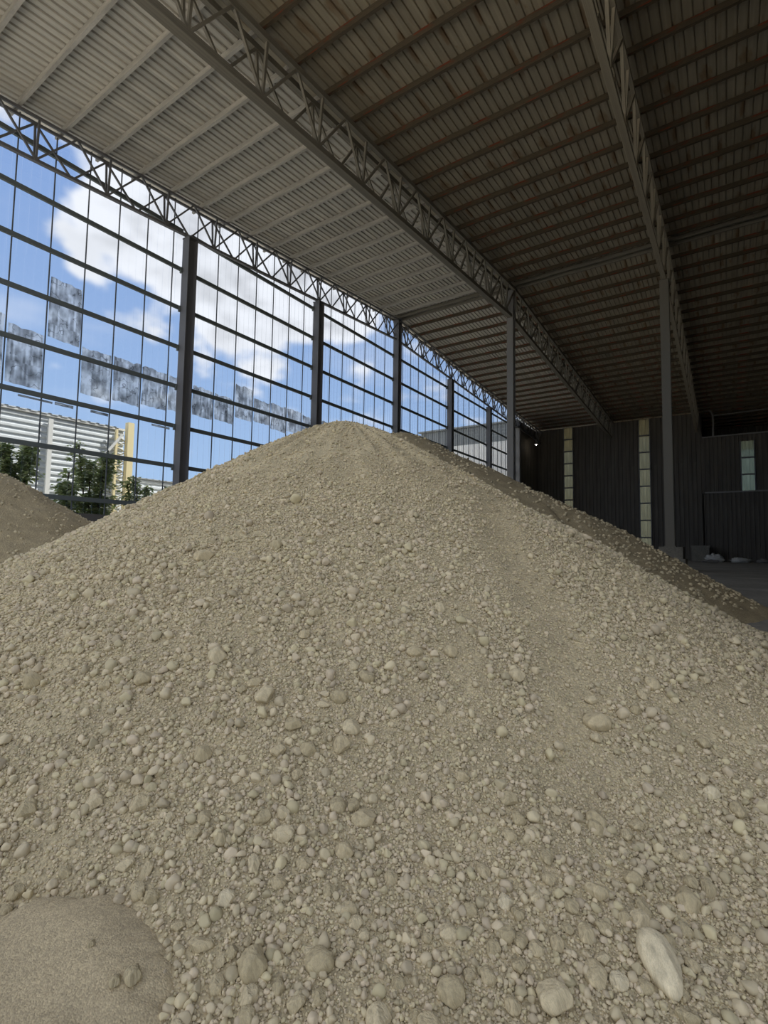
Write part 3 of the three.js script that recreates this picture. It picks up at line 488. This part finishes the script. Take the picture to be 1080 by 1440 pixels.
{
  const o = new THREE.Group(); o.name = 'gravel'; o.userData = { kind: 'stuff', label: 'countless small beige gravel stones covering the big pile', category: 'gravel' }; scene.add(o);
  const lists = fineStones.map(() => []); for (let i = LONE; i < found.length; i++) lists[i % 8].push(found[i]);
  const dummy = new THREE.Object3D(), c = new THREE.Color(), n = new THREE.Vector3(), q = new THREE.Quaternion();
  lists.forEach((list, v) => {
    const im = new THREE.InstancedMesh(fineStones[v], instMat, list.length); im.name = 'gravel_stones'; im.userData.kind = 'stuff'; shadow(im);
    list.forEach(([x, t, s, , k], i) => {
      n.copy(normalAt(pileBase, x, t, 0.06));
      dummy.quaternion.setFromUnitVectors(Y, n).multiply(q.setFromEuler(new THREE.Euler((R2() - 0.5) * 0.9, R2() * 6.28, (R2() - 0.5) * 0.9)));
      dummy.scale.set(s, s * (0.65 + 0.35 * R2()), s * (0.65 + 0.5 * R2()));
      dummy.position.set(x, pileY(x, t), -t).addScaledVector(n, s * (0.12 + 0.26 * R2()));
      dummy.updateMatrix(); im.setMatrixAt(i, dummy.matrix);
      const b = 0.36 + 0.19 * R2(), warm = R2(); im.setColorAt(i, c.setRGB(b * (1.08 + 0.05 * warm), b * 0.92, b * (0.54 + 0.08 * warm)));
    });
    o.add(im);
  });
  console.log('gravel', found.length);
  // coarse gravel on the heaps behind
  const far = []; const put = (cx, ct, R, fn, d, cnt) => { for (let i = 0; i < cnt; i++) { const a = R2() * 6.283, r = R * Math.sqrt(R2()), x = cx + r * Math.sin(a), t = ct + r * Math.cos(a); far.push([x, t, d * (0.6 + 0.9 * R2()), fn(x, t)]); } };
  put(14.96, 9.8, 3.6, darkFn, 0.045, 3500); put(11.7, 10.12, 5, brownFn, 0.05, 2500); put(8.2, 2.85, 3.6, leftFn, 0.03, 2500);
  const im = new THREE.InstancedMesh(fineStones[2], std(0xffffff, 1), far.length); im.name = 'gravel_stones'; im.userData.kind = 'stuff'; shadow(im);
  far.forEach(([x, t, s, y], i) => { dummy.rotation.set(R2() * 6, R2() * 6, R2() * 6); dummy.scale.setScalar(s); dummy.position.set(x, y, -t); dummy.updateMatrix(); im.setMatrixAt(i, dummy.matrix); const b = 0.34 + 0.18 * R2(); im.setColorAt(i, c.setRGB(b * 1.1, b * 0.92, b * 0.58)); });
  const p2 = new THREE.Group(); p2.name = 'gravel_001'; p2.userData = { kind: 'stuff', label: 'loose gravel scattered over the heaps behind', category: 'gravel' }; p2.add(im); scene.add(p2);
}

// ───────────────────────── rubbish by the back wall ─────────────────────────
{
  const crumple = (seed, w, h, d) => { const g = new THREE.SphereGeometry(0.5, 28, 18), p = g.attributes.position, v = new THREE.Vector3(); for (let i = 0; i < p.count; i++) { v.fromBufferAttribute(p, i); v.multiplyScalar(0.75 + 0.9 * Math.abs(fbm(v.x * 4 + seed, v.y * 4, v.z * 4, 4) - 0.5) * 2.2); p.setXYZ(i, v.x * w, Math.max(v.y * h, -h * 0.3) + h * 0.3, v.z * d); } g.computeVertexNormals(); return g; };
  const white = std(lin(0.5, 0.5, 0.48), 0.6), grey = std(lin(0.22, 0.21, 0.2), 0.8);
  for (const [x, t, w, h, d, m, l, n, c] of [[17.2, 54.5, 1.5, 0.9, 1.0, white, 'crumpled whitish plastic sheet at the foot of the back wall, biggest of the rubbish', 'plastic_sheet', 'plastic sheet'], [19.1, 54.8, 1.6, 0.55, 0.9, white, 'flattened pale sack beside the crumpled plastic sheet', 'sack', 'sack'], [16.9, 53, 1.3, 0.3, 0.8, grey, 'dark flat rubbish heap near the concrete block', 'rubbish_sack', 'sack'], [20.7, 55, 0.9, 0.45, 0.7, grey, 'grey sack at the end of the rubbish row', 'sack', 'sack']]) {
    const o = solo(n, crumple(x, w, h, d), m, l, c); o.position.copy(V(x, 0.0, t));
  }
  const o = thing('timber_beam', 'long dark timber lying along the foot of the back wall', 'timber');
  part('timber_length', new THREE.BoxGeometry(6, 0.3, 0.4, 6, 1, 1), std(lin(0.1, 0.09, 0.08), 0.9), o).position.copy(V(23.2, 0.16, 57.2));
}

// ───────────────────────── outside the glazed wall ─────────────────────────
{
  const white = std(lin(0.62, 0.65, 0.66), 0.55), cream = std(lin(0.72, 0.62, 0.36), 0.7), pale = std(lin(0.6, 0.6, 0.57), 0.7);
  const o = thing('white_shed', 'white shed clad in horizontal corrugated sheets behind the shrubs', 'building');
  const X = -12, top = 7.65, T0 = -14, T1 = 16.4;
  for (let r = 0; r < 8; r++) part('wall_sheet', folded(ribs(0.96, 3, 0.17, 0.07).map(([u, v]) => [u, v]), V(X, r * 0.955, T0), V(X, r * 0.955, T1), Y, AX), white, o);
  block('eave_trim', X - 0.1, X + 0.16, top, top + 0.12, T0, T1, pale, o);
  part('roof_sheet', folded(ribs(30, 60, 0.2, 0.06), V(X + 0.2, top + 0.1, T0), V(X - 9, top + 1.9, T0), V(0, 0, 1), Y), white, o);
  part('end_wall', folded(ribs(9, 20, 0.2, 0.06), V(X, 0, T1 - 0.1), V(X, top, T1 - 0.1), V(-1, 0, 0), V(0, 0, 1)), white, o);
  member('door_post', V(X + 0.2, 0, 12.3), V(X + 0.2, 7.5, 12.3), 0.14, 0.22, pale, o);
  const CX = X + 0.25, c = thing('cream_column', 'cream lattice column with diagonal braces at the corner of the white shed', 'column');
  block('post', CX + 0.15, CX + 0.5, 0, 8.1, 16.25, 16.62, cream, c); block('post', CX + 0.15, CX + 0.3, 0, 7.6, 15.65, 15.77, cream, c);
  for (let y = 0.4; y < 7.2; y += 0.62) { member('lacing_bar', V(CX + 0.22, y, 15.7), V(CX + 0.22, y + 0.31, 16.3), 0.05, 0.05, cream, c); member('lacing_bar', V(CX + 0.22, y + 0.31, 16.3), V(CX + 0.22, y + 0.62, 15.7), 0.05, 0.05, cream, c); }
  member('brace', V(CX + 0.3, 7.3, 16.0), V(CX + 0.3, 3.4, 13.2), 0.1, 0.13, pale, c);
  member('brace', V(CX + 0.3, 3.6, 13.8), V(CX + 0.3, 1.0, 12.0), 0.1, 0.13, pale, c);
  member('brace', V(CX + 0.3, 4.5, 9.2), V(CX + 0.3, 2.2, 11.4), 0.1, 0.13, pale, c);
  const w2 = thing('low_shed', 'low white shed with horizontal ribs beyond the cream column', 'building');
  for (let r = 0; r < 5; r++) part('wall_sheet', folded(ribs(1.1, 3, 0.2, 0.07), V(-16, r * 1.09, 17), V(-16, r * 1.09, 30), Y, AX), white, w2);
  part('roof_sheet', folded(ribs(13, 26, 0.2, 0.05), V(-15.8, 5.45, 17), V(-22, 6.2, 17), V(0, 0, 1), Y), pale, w2);

  const b = thing('grey_warehouse', 'grey metal warehouse with sun on its lower wall put into the colour, seen through the far end of the glazing', 'building');
  const tf = 60.5, gx = -16.6, hi = 16.75, midY = 14.4, upper = std(lin(0.27, 0.28, 0.27), 0.7), lower = std(lin(0.93, 0.9, 0.83), 0.6);  // upper darkened, lower whitened to stand for overhang shade and sunlight
  for (let i = 0; i < 13; i++) {
    const x = gx + i * 1.25;
    part('upper_sheet', folded(ribs(1.25, 4, 0.14, 0.06), V(x, midY, tf), V(x, hi, tf), AX, V(0, 0, -1)), upper, b);
    part('lower_sheet', folded(ribs(1.25, 4, 0.14, 0.06), V(x, 0, tf), V(x, midY, tf), AX, V(0, 0, -1)), lower, b);
  }
  part('side_wall', folded(ribs(24, 48, 0.2, 0.06), V(gx, 0, tf), V(gx, hi, tf), V(0, 0, 1), AX), upper, b);
  part('roof_sheet', folded(ribs(24, 48, 0.2, 0.06), V(gx - 0.3, hi, tf - 0.3), V(-0.6, hi + 0.05, tf - 0.3), V(0, 0, 1), Y), upper, b);
  block('eave_trim', gx - 0.3, -0.6, hi - 0.1, hi + 0.1, tf - 0.3, tf + 0.1, upper, b);
}
// shrubs between the wall and the white shed
{
  const leafMats = [lin(0.24, 0.31, 0.11), lin(0.40, 0.48, 0.18), lin(0.55, 0.58, 0.28)].map((c) => new THREE.MeshPhysicalMaterial({ color: c, roughness: 0.9, transmission: 0.5, thickness: 0, side: THREE.DoubleSide }));
  const bark = std(lin(0.12, 0.09, 0.06), 0.95);
  function shrub(x, t, h, w, n, seed, label) {
    const R = rng(seed), o = thing('shrub', label, 'shrub', 'shrubs outside the glazed wall'); o.position.copy(V(x, 0, t));
    const leafSets = [[], [], []];
    for (let s = 0; s < 5; s++) {
      const a = R() * 6.28, lean = w * (0.15 + 0.5 * R()), hh = h * (0.65 + 0.35 * R()), tip = new THREE.Vector3(Math.cos(a) * lean, hh, Math.sin(a) * lean);
      const mid = tip.clone().multiplyScalar(0.5).add(new THREE.Vector3((R() - 0.5) * 0.2, 0.2, (R() - 0.5) * 0.2)), curve = new THREE.QuadraticBezierCurve3(new THREE.Vector3((R() - 0.5) * 0.15, 0, (R() - 0.5) * 0.15), mid, tip);
      part('stem', new THREE.TubeGeometry(curve, 10, 0.03, 5), bark, o);
      for (let b = 0; b < 16; b++) {
        const f = 0.25 + 0.75 * R(), p0 = curve.getPoint(f), len = (0.25 + 0.5 * (1 - f)) * w * 0.8, ba = R() * 6.28, dir = new THREE.Vector3(Math.cos(ba), 0.35 * R(), Math.sin(ba));
        for (let l = 0; l < n / 26; l++) {
          const p = p0.clone().addScaledVector(dir, len * R()).add(new THREE.Vector3((R() - 0.5) * 0.34, (R() - 0.5) * 0.34, (R() - 0.5) * 0.34));
          const L = 0.12 + 0.12 * R(), W2 = L * 0.36, g = new THREE.BufferGeometry();
          g.setAttribute('position', new THREE.Float32BufferAttribute([0, 0, 0, W2, 0.015, L * 0.45, 0, 0, L, -W2, 0.015, L * 0.45], 3)); g.setIndex([0, 1, 2, 0, 2, 3]); g.computeVertexNormals();
          g.rotateX((R() - 0.3) * 1.3); g.rotateZ((R() - 0.5) * 1.2); g.rotateY(R() * 6.28); g.translate(p.x, p.y, p.z); leafSets[Math.floor(R() * 3)].push(g);
        }
      }
    }
    leafSets.forEach((s, i) => { if (s.length) part('foliage', mergeGeometries(s), leafMats[i], o); });
  }
  shrub(-4.4, 8.45, 5.7, 1.3, 1900, 1, 'tallest leafy shrub outside the glazed wall, toward the left edge');
  shrub(-3.6, 10.7, 5.0, 1.3, 1500, 2, 'broad leafy shrub in front of the cream column');
  shrub(-3.0, 9.2, 3.9, 1.2, 900, 3, 'low shrub between the two taller shrubs');
  shrub(-3.2, 12.5, 4.6, 0.9, 600, 4, 'thin shrub climbing up the cream column');
  shrub(-2.6, 13.6, 3.9, 0.6, 300, 5, 'small sprig beside the nearest wall column');
  shrub(-3.8, 6.4, 4.3, 1.2, 800, 6, 'shrub at the extreme left behind the grey brown heap');
}
renderer.render(scene, camera);
